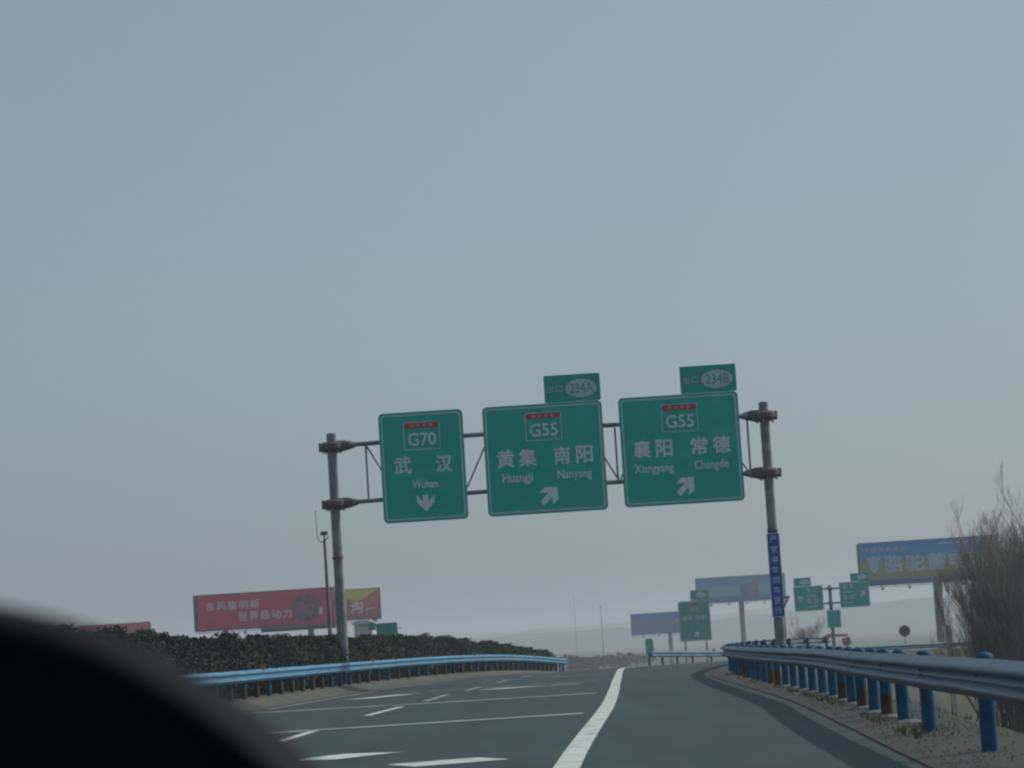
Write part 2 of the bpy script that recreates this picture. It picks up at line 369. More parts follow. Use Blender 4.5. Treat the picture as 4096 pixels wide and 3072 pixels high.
zb_ = lambda x: 6.48 + .13 * x / SPAN
nodes = [1.19, 2.19, 3.44, 4.49, 5.44, 6.54, 8.84, 9.82, 10.94, 12.04, 13.14, 14.29]
for k in range(11):
    a, b = nodes[k], nodes[k + 1]
    pa, pb = ((a, 0, zt(a)), (b, 0, zb_(b))) if k % 2 == 0 else ((a, 0, zb_(a)), (b, 0, zt(b)))
    gp('diagonal_brace', MB().tube([pa, pb], .03, 7))
for x in (1.17, 9.78, 14.35):
    gp('upright_brace', MB().tube([(x, 0, zt(x)), (x, 0, zb_(x))], .036, 7))

# ------------------------------------------------------------------ green direction signs
def shield(parent, x0, ztop, num, y):
    """route plate: outline box, red header, number; 1.25 x 0.97"""
    s = part('route_plate', MB().ring(rrect(x0, ztop - .97, x0 + 1.25, ztop, .05, 3), rrect(x0 + .03, ztop - .94, x0 + 1.22, ztop - .03, .04, 3), y - .006, y + .002), M_BORDER, parent)
    part('red_header', MB().prism(rrect(x0 + .035, ztop - .225, x0 + 1.215, ztop - .032, .03, 3), y - .005, y + .002), M_RED, s)
    text('header_lettering', '国 家 高 速', s, x0 + .24, ztop - .185, x0 + 1.01, ztop - .075, y - .006, M_BORDER, .0, .004)
    text('route_number', num, s, x0 + .15, ztop - .82, x0 + 1.10, ztop - .39, y - .001, M_WHITE, .012)
def arrow_down(parent, cx, ztop, y):
    P = [(-.09, 0), (.09, 0), (.09, -.22), (.305, 0), (.305, -.25), (0, -.57), (-.305, -.25), (-.305, 0), (-.09, -.22)]
    part('arrow', MB().prism([(cx + x, ztop + z) for x, z in P], y - .006, y + .002), M_WHITE, parent)
def arrow_diag(parent, cx, cz, y, s=1.0, ang=-45, mt=M_WHITE):
    P = [(-.09, -.38), (.09, -.38), (.09, .04), (.305, -.17), (.305, .10), (0, .40), (-.305, .10), (-.305, -.17), (-.09, .04)]
    a = R_(ang); c, sn = math.cos(a), math.sin(a)
    part('arrow', MB().prism([(cx + (x * c - z * sn) * s, cz + (x * sn + z * c) * s) for x, z in P], y - .006, y + .002), mt, parent)
def board(t, W, H, mt=M_GREEN, r=.16, bw=.055, edge=.075, back=True):
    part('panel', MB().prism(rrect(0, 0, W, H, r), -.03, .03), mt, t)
    part('border', MB().ring(rrect(edge, edge, W - edge, H - edge, r - .05), rrect(edge + bw, edge + bw, W - edge - bw, H - edge - bw, r - .08), -.038, -.028), M_BORDER, t)
    if back:
        for z in (H * .25, H * .75): part('back_rail', MB().box((W / 2, .06, z), (W - .2, .06, .09)), M_ALU, t)
def exit_plate(t, x0, z0, num, W=1.93, H=.87, mt=M_GREEN2):
    p = part('exit_plate', MB().prism(rrect(x0, z0, x0 + W, z0 + H, .05, 3), -.03, .03), mt, t)
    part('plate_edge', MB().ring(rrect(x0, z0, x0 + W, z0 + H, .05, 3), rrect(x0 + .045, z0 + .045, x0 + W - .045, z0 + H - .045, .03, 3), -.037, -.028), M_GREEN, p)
    part('number_oval', MB().prism(oval(x0 + 1.27, z0 + .45, .55, .315), -.036, -.028), M_BORDER, p)
    text('exit_number', num, p, x0 + .88, z0 + .29, x0 + 1.68, z0 + .62, -.0365, M_GREEN, .005, .005)
    text('exit_lettering', '出口', p, x0 + .10, z0 + .35, x0 + .62, z0 + .58, -.031, M_BORDER, .005, .006)
    for x in (x0 + .3, x0 + W - .3): part('plate_strut', MB().box((x, .06, z0 + .1), (.07, .05, 1.0)), M_ALU, p)
FY = -.031
PZ = 5.60
t = thing('direction_sign', (-4.67, GY - .30, PZ), 'narrow green gantry sign with G70 and down arrow, leftmost on the gantry', 'road sign')
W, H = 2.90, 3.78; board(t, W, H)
shield(t, .84, H - .35, 'G70', FY)
text('place_name', '武', t, .47, H - 2.11, 1.04, H - 1.54, FY, M_WHITE, .020); text('place_name', '汉', t, 1.90, H - 2.12, 2.44, H - 1.56, FY, M_WHITE, .020)
text('romanised_name', 'Wuhan', t, 1.04, H - 2.64, 1.91, H - 2.36, FY, M_WHITE, .013)
arrow_down(t, 1.47, H - 2.88, FY)
t = thing('direction_sign', (-1.09, GY - .30, PZ + .01), 'middle green gantry sign with G55, four large characters and diagonal arrow', 'road sign')
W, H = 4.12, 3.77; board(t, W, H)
shield(t, 1.45, H - .29, 'G55', FY)
for ch, x0, x1 in (('黄', .43, .98), ('集', 1.18, 1.75), ('南', 2.39, 2.91), ('阳', 3.15, 3.69)): text('place_name', ch, t, x0, H - 2.11, x1, H - 1.53, FY, M_WHITE, .020)
text('romanised_name', 'Huangji', t, .57, H - 2.73, 1.60, H - 2.33, FY, M_WHITE, .013); text('romanised_name', 'Nanyang', t, 2.47, H - 2.70, 3.62, H - 2.32, FY, M_WHITE, .013)
arrow_diag(t, 2.14, H - 3.16, FY)
exit_plate(t, 2.18, H + .012, '234A', H=.94)
t = thing('direction_sign', (3.60, GY - .30, PZ + .03), 'right green gantry sign with G55 and diagonal arrow, beside the right gantry post', 'road sign')
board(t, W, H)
shield(t, 1.45, H - .31, 'G55', FY)
for ch, x0, x1 in (('襄', .44, 1.0), ('阳', 1.20, 1.74), ('常', 2.41, 2.95), ('德', 3.17, 3.73)): text('place_name', ch, t, x0, H - 2.09, x1, H - 1.52, FY, M_WHITE, .020)
text('romanised_name', 'Xiangyang', t, .43, H - 2.71, 1.74, H - 2.33, FY, M_WHITE, .013); text('romanised_name', 'Changde', t, 2.49, H - 2.69, 3.63, H - 2.31, FY, M_WHITE, .013)
arrow_diag(t, 2.13, H - 3.15, FY)
exit_plate(t, 2.18, H + .012, '234B', H=.94)
# tall blue notice on the right post
t = thing('warning_notice', (8.37, GY - .27, 1.58), 'tall narrow blue notice with white characters strapped to the right gantry post', 'notice')
part('panel', MB().prism(rrect(0, 0, .43, 2.86, .02, 2), -.02, .02), M_BLUE, t)
part('border', MB().ring(rrect(.0, .0, .43, 2.86, .02, 2), rrect(.018, .018, .412, 2.842, .015, 2), -.026, -.019), M_BLUET, t)
for k, ch in enumerate('严禁停车倒车逆行'):
    zc = 2.86 - .21 - k * .345; text('character', ch, t, .10, zc - .12, .33, zc + .12, -.021, M_BLUET, .0)
for z in (.4, 1.5, 2.5): part('strap', MB().box((.215, .10, z), (.36, .16, .05)), M_STEEL, t)

# ------------------------------------------------------------------ guardrails
WP = [(.0, -.155), (.006, -.152), (.080, -.098), (.085, -.080), (.080, -.062), (.004, -.022), (.0, 0), (.004, .022), (.080, .062), (.085, .080), (.080, .098), (.006, .152), (.0, .155)]
def beam_mesh(P, Z, side, th=.006):
    """W-beam along plan points P; side=+1 puts the folds to the left of travel"""
    mb = MB(); vs = []; n = len(WP)
    for i, p in enumerate(P):
        d = (P[min(i + 1, len(P) - 1)] - P[max(i - 1, 0)]).normalized(); nn = Vector((-d.y, d.x, 0)) * side
        for o, h in WP: q = p + nn * o; vs.append((q.x, q.y, Z[i] + h))
        for o, h in reversed(WP): q = p + nn * (o - th); vs.append((q.x, q.y, Z[i] + h))
    c = 2 * n
    fs = [(i * c + k, i * c + (k + 1) % c, (i + 1) * c + (k + 1) % c, (i + 1) * c + k) for i in range(len(P) - 1) for k in range(c)]
    for i in (0, len(P) - 1):
        for k in range(n - 1): fs.append((i * c + k, i * c + k + 1, i * c + c - 2 - k, i * c + c - 1 - k))
    return mb.add(vs, fs)
POST_ME = {}
FOOT = MB().lathe([(.20, -.05), (.19, .03), (.14, .055), (.072, .06)], n=9).mesh('footing', mat('footing_concrete', (.16, .165, .15), .9, var=.2, scale=5))
BOLT = MB().tube([(0, -.012, 0), (0, .012, 0)], .016, 6).mesh('bolt', M_DARK)
def post_mesh(mt, key):
    TOP = .815 if key == 'blue' else .74
    if key not in POST_ME:
        POST_ME[key] = MB().lathe([(.07, -.6), (.07, TOP - .065), (.076, TOP - .06), (.076, TOP - .035), (.06, TOP - .015), (.02, TOP)], n=12).mesh('post', mt, True)
        POST_ME[key + 'r'] = MB().lathe([(.0725, .0), (.0725, .26), (.0712, .30)], n=12).mesh('brown_foot', M_POSTFOOT, True)
        POST_ME[key + 'b'] = MB().box((0, 0, 0), (.17, .10, .20)).mesh('spacer', mt)
    return POST_ME[key]
def guardrail(label, pts, posts_s, beam_len, side, mb_mat, post_mat, key, zc=.62, zoff=0.0, reflect=0, brown=0.0, group=None, footing=False):
    """pts: (x, y) along the beam; posts_s: distances along it"""
    P = [Vector((x, y, 0)) for x, y in pts]; cum = [0]
    for a, b in zip(P, P[1:]): cum.append(cum[-1] + (b - a).length)
    def at_s(s):
        s = max(0, min(cum[-1], s))
        for i in range(len(P) - 1):
            if s <= cum[i + 1]: return P[i].lerp(P[i + 1], (s - cum[i]) / (cum[i + 1] - cum[i]))
        return P[-1].copy()
    def dir_s(s): return (at_s(s + .4) - at_s(s - .4)).normalized()
    t = thing('guardrail', (P[0].x, P[0].y, 0), label, 'guardrail', group); org = t.location.copy()
    s, k = 0.0, 0
    while s < cum[-1] - .5:
        e = min(s + beam_len + .16, cum[-1]); m_ = max(2, int((e - s) / 1.0))
        off = .004 * (k % 2)
        Q = [at_s(s + (e - s) * i / m_) for i in range(m_ + 1)]
        D = [Vector((-dir_s(s + (e - s) * i / m_).y, dir_s(s + (e - s) * i / m_).x, 0)) * side * off for i in range(m_ + 1)]
        Z = [zr(q.y) + zc + zoff + random.Random(k * 7 + i).uniform(-.004, .004) for i, q in enumerate(Q)]
        o = part('beam', beam_mesh([q + d - Vector((org.x, org.y, 0)) for q, d in zip(Q, D)], Z, side), mb_mat, t)
        if at_s(s).y < 30 and org.y < 40:
            for du in (.06, .11):
                q = at_s(s + du) - Vector((org.x, org.y, 0)); d = dir_s(s + du); nn = Vector((-d.y, d.x, 0)) * side
                for h in (-.03, .03): link('bolt', BOLT, o, q + nn * .016 + Vector((0, 0, Z[0] + h)), (0, 0, math.atan2(d.y, d.x)))
        s += beam_len; k += 1
    for j, s in enumerate(posts_s):
        q = at_s(s); d = dir_s(s); nn = Vector((-d.y, d.x, 0)) * side
        rz = math.atan2(d.y, d.x)
        lean = random.Random(j).uniform(-.015, .015)
        b = q - nn * .17 - org; b.z = zr(q.y) + zoff
        o = link('post', post_mesh(post_mat, key), t, b, (lean, lean * .5, rz))
        if brown and random.Random(j + 50).random() < brown: link('brown_foot', POST_ME[key + 'r'], o, (0, 0, 0))
        if footing and 26 < q.y < 50: link('footing', FOOT, o, (0, 0, 0), (0, 0, j * 1.7))
        c = q - nn * .055 - org; c.z = zr(q.y) + zc + zoff
        link('spacer', POST_ME[key + 'b'], t, c, (0, 0, rz))
        if reflect and j % reflect == 0:
            rp = q + nn * .02 - org; rp.z = zr(q.y) + zc + zoff + .2
            part('reflector', MB().box((0, 0, 0), (.02, .14, .16)).box((0, .0, -.08), (.02, .04, .1)), M_REFL, t, loc=rp, rot=(0, 0, rz))
    return t
# right: grey beam on blue posts, close by
RR = lerp_poly([(2.8, 8), (3.42, 19), (3.70, 25.3), (3.99, 31.4), (4.46, 40), (4.88, 56), (5.38, 70), (6.0, 79), (7.6, 92), (10.2, 107), (14.4, 121)])
rp_ = [(RR(y), y) for y in frange(12, 120, 1)]
def s_of(yv):                                    # distance along the rail of the point at depth y
    s = 0
    for (a, b), (c, d) in zip(rp_, rp_[1:]):
        if d >= yv: return s + math.hypot(c - a, d - b) * (yv - b) / (d - b)
        s += math.hypot(c - a, d - b)
    return s
py_ = [13, 17, 21, 25.3, 27.8, 29.75] + frange(31.5, 70, 2.0) + frange(74, 118, 4)
guardrail('long grey guardrail on blue posts, nearest on the right of the road', rp_, [s_of(y) for y in py_], 4.0, 1, M_RAILG, M_POSTB, 'blue', .625, .015, 0, .27, footing=True)
# left: light blue, along the median
lp_ = [(Ledge(y) - .62, y) for y in frange(46, 150, 2)]
guardrail('light blue guardrail in front of the median hedge, left of the road', lp_, frange(0.5, 104, 2.0), 4.0, -1, M_RAILB, M_POSTB, 'low', .605, .20, 11, .5)
# far: blue rail beyond the ramp
fp_ = lerp_poly([(6.2, 128), (11.7, 148)])
FP = [(6.0, 127), (7.3, 133), (9.2, 140), (11.7, 147), (15, 152), (20, 156.5), (26, 160), (33, 163), (42, 166), (55, 169)]
guardrail('distant blue guardrail on the far side of the exit ramp', FP, frange(.5, 70, 4.0), 4.0, -1, mat('hazed_blue_rail', (.11, .19, .25), .6, var=.2, scale=1), MATS['hazed_blue_rail'], 'pale', .605, .0, 4, 0)  # greyed blue on beam and posts, distance haze put into the colour

# ------------------------------------------------------------------ median hedge, shrub by shrub
def leaf_cloud(mb, rng, n, fpos, size):
    for _ in range(n):
        p = fpos(); a = rng.uniform(0, 6.28); b = rng.uniform(-.9, .9); s_ = size * rng.uniform(.6, 1.3)
        u = Vector((math.cos(a), math.sin(a), 0)) * s_ * .5; v = Vector((-math.sin(a) * math.sin(b), math.cos(a) * math.sin(b), math.cos(b))) * s_
        mb.add([p - u * .2, p + v * .5 - u, p + v, p + v * .5 + u], [(0, 1, 2, 3)])
def shrub_meshes(seed):
    rng = random.Random(seed); mb = MB()
    ph = [rng.uniform(0, 6.28) for _ in range(6)]
    def rad(z, a):                               # outline of the shrub at height z (0..1)
        base = .50 * (1 - .75 * max(0, z - .55) ** 1.5 / .45 ** 1.5) * (.75 + .25 * min(1, z / .25))
        return base * (1 + .16 * math.sin(3 * a + ph[0] + 4 * z) + .12 * math.sin(5 * a + ph[1] - 7 * z) + .1 * math.sin(9 * z + ph[2] + a))
    def pos():
        z = rng.random() ** .9; a = rng.uniform(0, 6.28); r = rad(z, a) * rng.uniform(.72, 1.08)
        return Vector((r * math.cos(a), r * math.sin(a), .08 + z * 1.5 + rng.uniform(-.04, .07)))
    leaf_cloud(mb, rng, 3400, pos, .055)
    def pos2():                                  # shoots above the top
        a = rng.uniform(0, 6.28); k = rng.randrange(5); q = rng.random()
        return Vector((.22 * math.cos(k * 1.26 + ph[3]) + .05 * math.cos(a), .22 * math.sin(k * 1.26 + ph[3]) + .05 * math.sin(a), 1.42 + .2 * q))
    leaf_cloud(mb, rng, 60, pos2, .065)
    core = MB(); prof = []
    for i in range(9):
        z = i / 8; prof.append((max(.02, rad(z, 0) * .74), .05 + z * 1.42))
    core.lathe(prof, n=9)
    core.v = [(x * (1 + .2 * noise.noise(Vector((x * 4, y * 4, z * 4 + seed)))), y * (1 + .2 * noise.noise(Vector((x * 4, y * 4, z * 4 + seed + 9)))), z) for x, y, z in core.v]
    stem = MB()
    for k in range(4):
        a = k * 1.6 + ph[4]; stem.tube([(.05 * math.cos(a), .05 * math.sin(a), -.1), (.12 * math.cos(a), .12 * math.sin(a), .5), (.2 * math.cos(a), .2 * math.sin(a), 1.1)], [.02, .016, .008], 5)
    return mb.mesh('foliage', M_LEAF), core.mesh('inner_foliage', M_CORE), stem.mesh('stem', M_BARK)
VAR = [shrub_meshes(s) for s in range(5)]
rng = random.Random(11)
for row, (dx, y0) in enumerate(((1.85, 47),)):
    y = y0
    while y < 149:
        x = Ledge(y) - dx + rng.uniform(-.12, .12); z = zr(y) + .2
        t = thing('hedge_shrub', (x, y, z), 'dense dark green shrub in the median hedge behind the light blue guardrail', 'shrub', 'shrubs of the median hedge', rng.uniform(0, 6.28))
        f, c, s_ = VAR[rng.randrange(5)]
        sc = rng.uniform(.88, 1.05) * (1.05 if y < 64 else .98 if y < 95 else .98 - .22 * (y - 95) / 54)
        t.scale = (1.3 * rng.uniform(.9, 1.1), 1.3 * rng.uniform(.9, 1.1), sc * 1.05)
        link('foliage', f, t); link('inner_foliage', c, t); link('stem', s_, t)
        y += rng.uniform(.72, .98) if y < 110 else rng.uniform(1.0, 1.3)

# ------------------------------------------------------------------ camera pole behind the median
t = thing('camera_pole', (-6.98, 91, zr(91) + .2), 'slim grey pole with a small camera and thin antenna rod, beside the left gantry post', 'pole')
part('shaft', MB().tube([(0, 0, -.3), (0, 0, 2.6), (-.02, 0, 5.15)], [.085, .07, .05], 10), M_STEEL, t, True)
part('base_flange', MB().lathe([(.17, -.02), (.17, .04), (.09, .06)], n=12), M_STEEL, t)
part('antenna_rod', MB().tube([(-.02, 0, 5.05), (-.20, 0, 5.08), (-.27, 0, 5.25), (-.28, 0, 6.2)], [.018, .018, .016, .011], 6), M_DARK, t)
cpart = part('camera_housing', MB().box((-.02, -.06, 5.36), (.13, .30, .13), .5).tube([(-.02, 0, 5.15), (-.02, 0, 5.32)], .03, 6), M_DARK, t)
part('lens_hood', MB().tube([(.05, -.19, 5.36), (.09, -.27, 5.36)], .05, 8), M_DARK, cpart)
part('lamp_arm', MB().tube([(0, 0, 5.1), (.11, -.03, 5.2), (.13, -.05, 5.26)], .022, 6), M_STEEL, t)

# ------------------------------------------------------------------ billboards
def billboard(name, X0, X1, Y, Z0, Z1, gz_, label, face_mat, column=None, frame=M_DARK, legs=None, colr=.55, catwalk=True, thick=1.6):
    t = thing(name, ((X0 + X1) / 2, Y, gz_), label, 'billboard'); W = X1 - X0; z0, z1 = Z0 - gz_, Z1 - gz_
    f = part('face', MB().box((0, -.05, (z0 + z1) / 2), (W, .1, z1 - z0)), face_mat, t)
    part('side_panel', MB().box((-W / 2 + .06, thick / 2 + .02, (z0 + z1) / 2), (.1, thick, z1 - z0 - .1)), frame, t)
    part('side_panel', MB().box((W / 2 - .06, thick / 2 + .02, (z0 + z1) / 2), (.1, thick, z1 - z0 - .1)), frame, t)
    part('back_panel', MB().box((0, thick + .08, (z0 + z1) / 2), (W, .1, z1 - z0 - .05)), M_ALU, t)
    part('frame_edge', MB().ring([(-W / 2 - .06, z0 - .06), (W / 2 + .06, z0 - .06), (W / 2 + .06, z1 + .06), (-W / 2 - .06, z1 + .06)], [(-W / 2 + .05, z0 + .05), (W / 2 - .05, z0 + .05), (W / 2 - .05, z1 - .05), (-W / 2 + .05, z1 - .05)], -.14, .02), frame, t)
    for cx in (column or []):
        part('column', MB().lathe([(colr, -.4), (colr, z0 - .3), (colr * .9, z0 + .6)], (cx, thick / 2, 0), 18), M_STEEL, t, True)
    if catwalk:
        cw = part('catwalk', MB().box((0, -.55, z0 - .25), (W - .2, .7, .06)).tube([(-W / 2, -.9, z0 + .1), (W / 2, -.9, z0 + .1)], .03, 5), frame, t)
        k = int(W / 1.7)
        for i in range(k):
            x = -W / 2 + W * (i + .5) / k
            part('bracket', MB().tube([(x, 0, z0 - .1), (x, -.9, z0 - .28), (x, -.9, z0 + .1)], .035, 5), frame, cw)
            if i % 2: part('floodlight', MB().tube([(x, -.9, z0 - .28), (x, -1.5, z0 - .5)], .03, 5).box((x, -1.6, z0 - .5), (.4, .22, .25)), M_DARK, cw)
    return t
MF = bands('print_red', [(0, (.58, .03, .10)), (.5, (.66, .025, .095)), (1, (.72, .028, .10))], noise_amt=.25, nscale=.3)
t = billboard('billboard', -42.3, -24.3, 330, 5.7, 10.3, -7.2, 'wide red billboard with two lines of white script above the median hedge', MF, [-5.5, 5.5], colr=.4)
M_SCRIPT = mat('billboard_script', (.75, .70, .70), .6, var=.1, scale=1)
L0 = 7.2
for k, ch in enumerate('东风康明斯'):
    x = -9 + 1.25 + k * 1.42; text('slogan_character', ch, t, x, L0 + 8.25 + .05 * (k % 2), x + 1.15, L0 + 9.3 + .05 * (k % 3), -.105, M_SCRIPT, .012, .03)
for k, ch in enumerate('世界级动力'):
    x = -9 + 5.4 + k * 1.42; text('slogan_character', ch, t, x, L0 + 6.75 + .05 * (k % 2), x + 1.15, L0 + 7.85 + .05 * (k % 3), -.105, M_SCRIPT, .012, .03)
M_EMB = mat('emblem_blue_grey', (.16, .05, .09), .6, col2=(.24, .10, .15), scale=1.2)
M_EMB2 = mat('emblem_pale', (.33, .16, .20), .6, col2=(.22, .07, .10), scale=2)
e = part('emblem', MB().ring(oval(5.2, L0 + 7.95, 2.0, 1.75), oval(5.2, L0 + 7.95, 1.15, 1.0), -.125, -.10), M_EMB, t)
part('emblem_centre', MB().prism(oval(5.2, L0 + 7.95, 1.1, .95), -.135, -.10), M_EMB2, e)
for k in range(10):
    a = k * .628; part('emblem_segment', MB().box((5.2 + 1.58 * math.cos(a), -.135, L0 + 7.95 + 1.38 * math.sin(a)), (.5, .03, .35), 0, -a), M_EMB2, e)
part('left_return', MB().box((-9.12, .35, L0 + 8.0), (.5, .9, 4.65)), mat('return_grey_blue', (.09, .13, .17), .6, var=.15, scale=1), t)
part('label_box', MB().prism([(6.75, L0 + 7.0), (7.15, L0 + 7.0), (7.15, L0 + 7.9), (6.75, L0 + 7.9)], -.15, -.10), M_SCRIPT, t)
part('white_edge', MB().box((8.88, -.16, L0 + 8.0), (.24, .06, 4.4)), M_WHITEW, t)
part('bottom_strip', MB().box((4.0, -.3, L0 + 5.35), (9.6, .12, .55)), mat('strip_grey_blue', (.10, .14, .20), .6, var=.2, scale=1), t)

MF = bands('print_yellow_red', [(0, (.40, .16, .16)), (.45, (.66, .08, .09)), (.62, (.66, .14, .08)), (.66, (.74, .64, .08)), (1, (.76, .68, .10))], noise_amt=.16, nscale=.25)
t = billboard('billboard', -27.6, -21.5, 380, 6.7, 11.2, -7.2, 'yellow and red billboard just right of the left gantry post', MF, [2.0], colr=.35)
text('slogan_character', '沟', t, -1.35, 7.2 + 7.7, .45, 7.2 + 9.5, -.105, M_SCRIPT, .02, .03)
for k in range(3): part('print_mark', MB().box((1.1 + .5 * k, -.11, 15.4 + .05 * k), (.34, .04, .3)), M_SCRIPT, t)
part('print_ribbon', MB().prism([(-1.6, 16.0), (.3, 16.5), (1.0, 17.3), (2.3, 17.9), (3.0, 18.3), (3.0, 16.6), (.6, 15.6), (-1.6, 15.6)], -.115, -.09), mat('ribbon_red', (.66, .17, .14), .6, var=.15, scale=1), t)

MF = bands('print_red_far', [(0, (.55, .12, .14)), (.35, (.62, .04, .09)), (1, (.66, .04, .09))], noise_amt=.1)
t = billboard('billboard', -73.2, -61.6, 420, 4.6, 9.05, -7.2, 'small distant red billboard at far left, half sunk behind the hedge', MF, [0], colr=.4)
for k in range(4): part('print_mark', MB().box((-3.6 + k * 1.3, -.12, 14.9), (.8, .05, .7)), M_SCRIPT, t)

MF = bands('print_blue_pale', [(0, (.05, .19, .40)), (.2, (.06, .22, .44)), (.28, (.18, .42, .55)), (.55, (.18, .44, .58)), (.72, (.08, .31, .53)), (1, (.06, .30, .54))], noise_amt=.08, nscale=.2)
t = billboard('billboard', 34.6, 52.6, 520, 7.6, 12.7, -7.5, 'hazy pale blue billboard half behind the right gantry post', MF, [0], colr=.55)
part('print_house', MB().prism([(-.2, 15.9), (3.6, 15.9), (3.6, 19.6), (1.6, 18.6), (-.2, 18.2)], -.13, -.09), mat('print_mauve', (.14, .18, .32), .6, var=.2, scale=.8), t)
part('print_gable', MB().prism([(1.8, 16.4), (3.5, 16.4), (3.5, 19.4), (2.6, 18.9)], -.15, -.12), mat('print_pink', (.30, .17, .26), .6, var=.2, scale=.8), t)

MF = bands('print_blue_low', [(0, (.08, .24, .50)), (.38, (.09, .22, .45)), (.46, (.22, .20, .30)), (.6, (.18, .20, .34)), (.68, (.03, .20, .56)), (1, (.03, .21, .58))], noise_amt=.07, nscale=.2)
t = billboard('billboard', 24.2, 42.2, 600, 2.35, 7.15, -7.6, 'low hazy blue billboard left of the mid-distance green sign', MF, [0.0], colr=.5)
part('print_flash', MB().prism([(.4, 12.3), (3.6, 12.3), (3.6, 14.0), (2.2, 13.6)], -.13, -.09), mat('print_peach', (.42, .26, .22), .6, var=.2, scale=.8), t)

MF = bands('print_blue_tan', [(0, (.015, .10, .25)), (.11, (.02, .12, .28)), (.15, (.22, .25, .14)), (.3, (.34, .32, .14)), (.52, (.33, .28, .18)), (.60, (.18, .27, .34)), (.68, (.006, .29, .66)), (1, (.004, .23, .60))], noise_amt=.05, nscale=.25)
t = billboard('billboard', 44.4, 62.1, 340, 6.3, 11.95, -7.0, 'large blue and tan billboard on a single column behind the bare trees', MF, [1.4], colr=.62)
M_CH = mat('billboard_pale_letters', (.42, .54, .60), .6, var=.12, scale=1)
for k, ch in enumerate('中国驰名商标'):
    x = -8.85 + .65 + k * .99; text('small_character', ch, t, x, 7 + 10.68, x + .78, 7 + 11.32, -.105, M_CH, .01, .03)
for k, ch in enumerate('骆驼蓄电池'):
    x = -8.85 + 3.35 + k * 2.85; text('large_character', ch, t, x, 7 + 8.0, x + 2.35, 7 + 10.1, -.105, M_CH, .03, .04)
e = part('emblem', MB().prism([(-8.0, 17.0), (-7.6, 16.6), (-7.45, 15.3), (-6.9, 14.9), (-6.4, 15.4), (-6.2, 16.5), (-5.95, 17.2), (-6.4, 16.95), (-6.9, 17.25), (-7.4, 16.95)], -.13, -.10), M_CH, t)
for k in range(14): part('print_mark', MB().box((1.9 + k * .42, -.11, 18.35), (.28, .03, .26)), M_CH, t)

# ------------------------------------------------------------------ other signs in the distance
M_LT = mat('far_sign_lettering', (.50, .60, .58), .5, var=.1, scale=3)
t = thing('direction_sign', (17.7, 300, zr(300)), 'tall green roadside sign on two posts in the mid distance', 'road sign')
zo = -zr(300)
def far_board(x0, z0, W, H, mt, parent, name='panel'):
    p = part(name, MB().prism(rrect(x0, z0, x0 + W, z0 + H, .12, 3), -.04, .04), mt, parent)
    part('border', MB().ring(rrect(x0 + .08, z0 + .08, x0 + W - .08, z0 + H - .08, .1, 3), rrect(x0 + .13, z0 + .13, x0 + W - .13, z0 + H - .13, .08, 3), -.048, -.036), M_LT, p)
    return p
M_GFAR = mat('sign_green_far', (0.0, .27, .21), .5, var=.15, scale=1.2)
p = far_board(0, zo + .6, 3.68, 4.65, M_GFAR, t)
ep = far_board(1.5, zo + 5.29, 2.15, 1.2, M_GFAR, t, 'exit_plate')
part('number_oval', MB().prism(oval(2.75, zo + 5.9, .62, .36), -.05, -.03), M_LT, ep)
part('route_header', MB().prism(rrect(1.3, zo + 4.65, 2.4, zo + 4.95, .03, 2), -.05, -.03), M_RED, p)
text('route_number', 'G55', p, 1.35, zo + 4.1, 2.35, zo + 4.5, -.041, M_LT, .01)
for ch, x in (('襄', .45), ('阳', 1.05), ('常', 2.05), ('德', 2.65)): text('place_name', ch, p, x, zo + 3.0, x + .52, zo + 3.55, -.041, M_LT, .01)
arrow_diag(p, 1.95, zo + 1.35, -.041, 1.0, -45, M_LT)
for x in (.6, 3.05): part('post', MB().lathe([(.11, -.5), (.11, zo + 5.0)], (x, .18, 0), 10), M_STEEL, t, True)

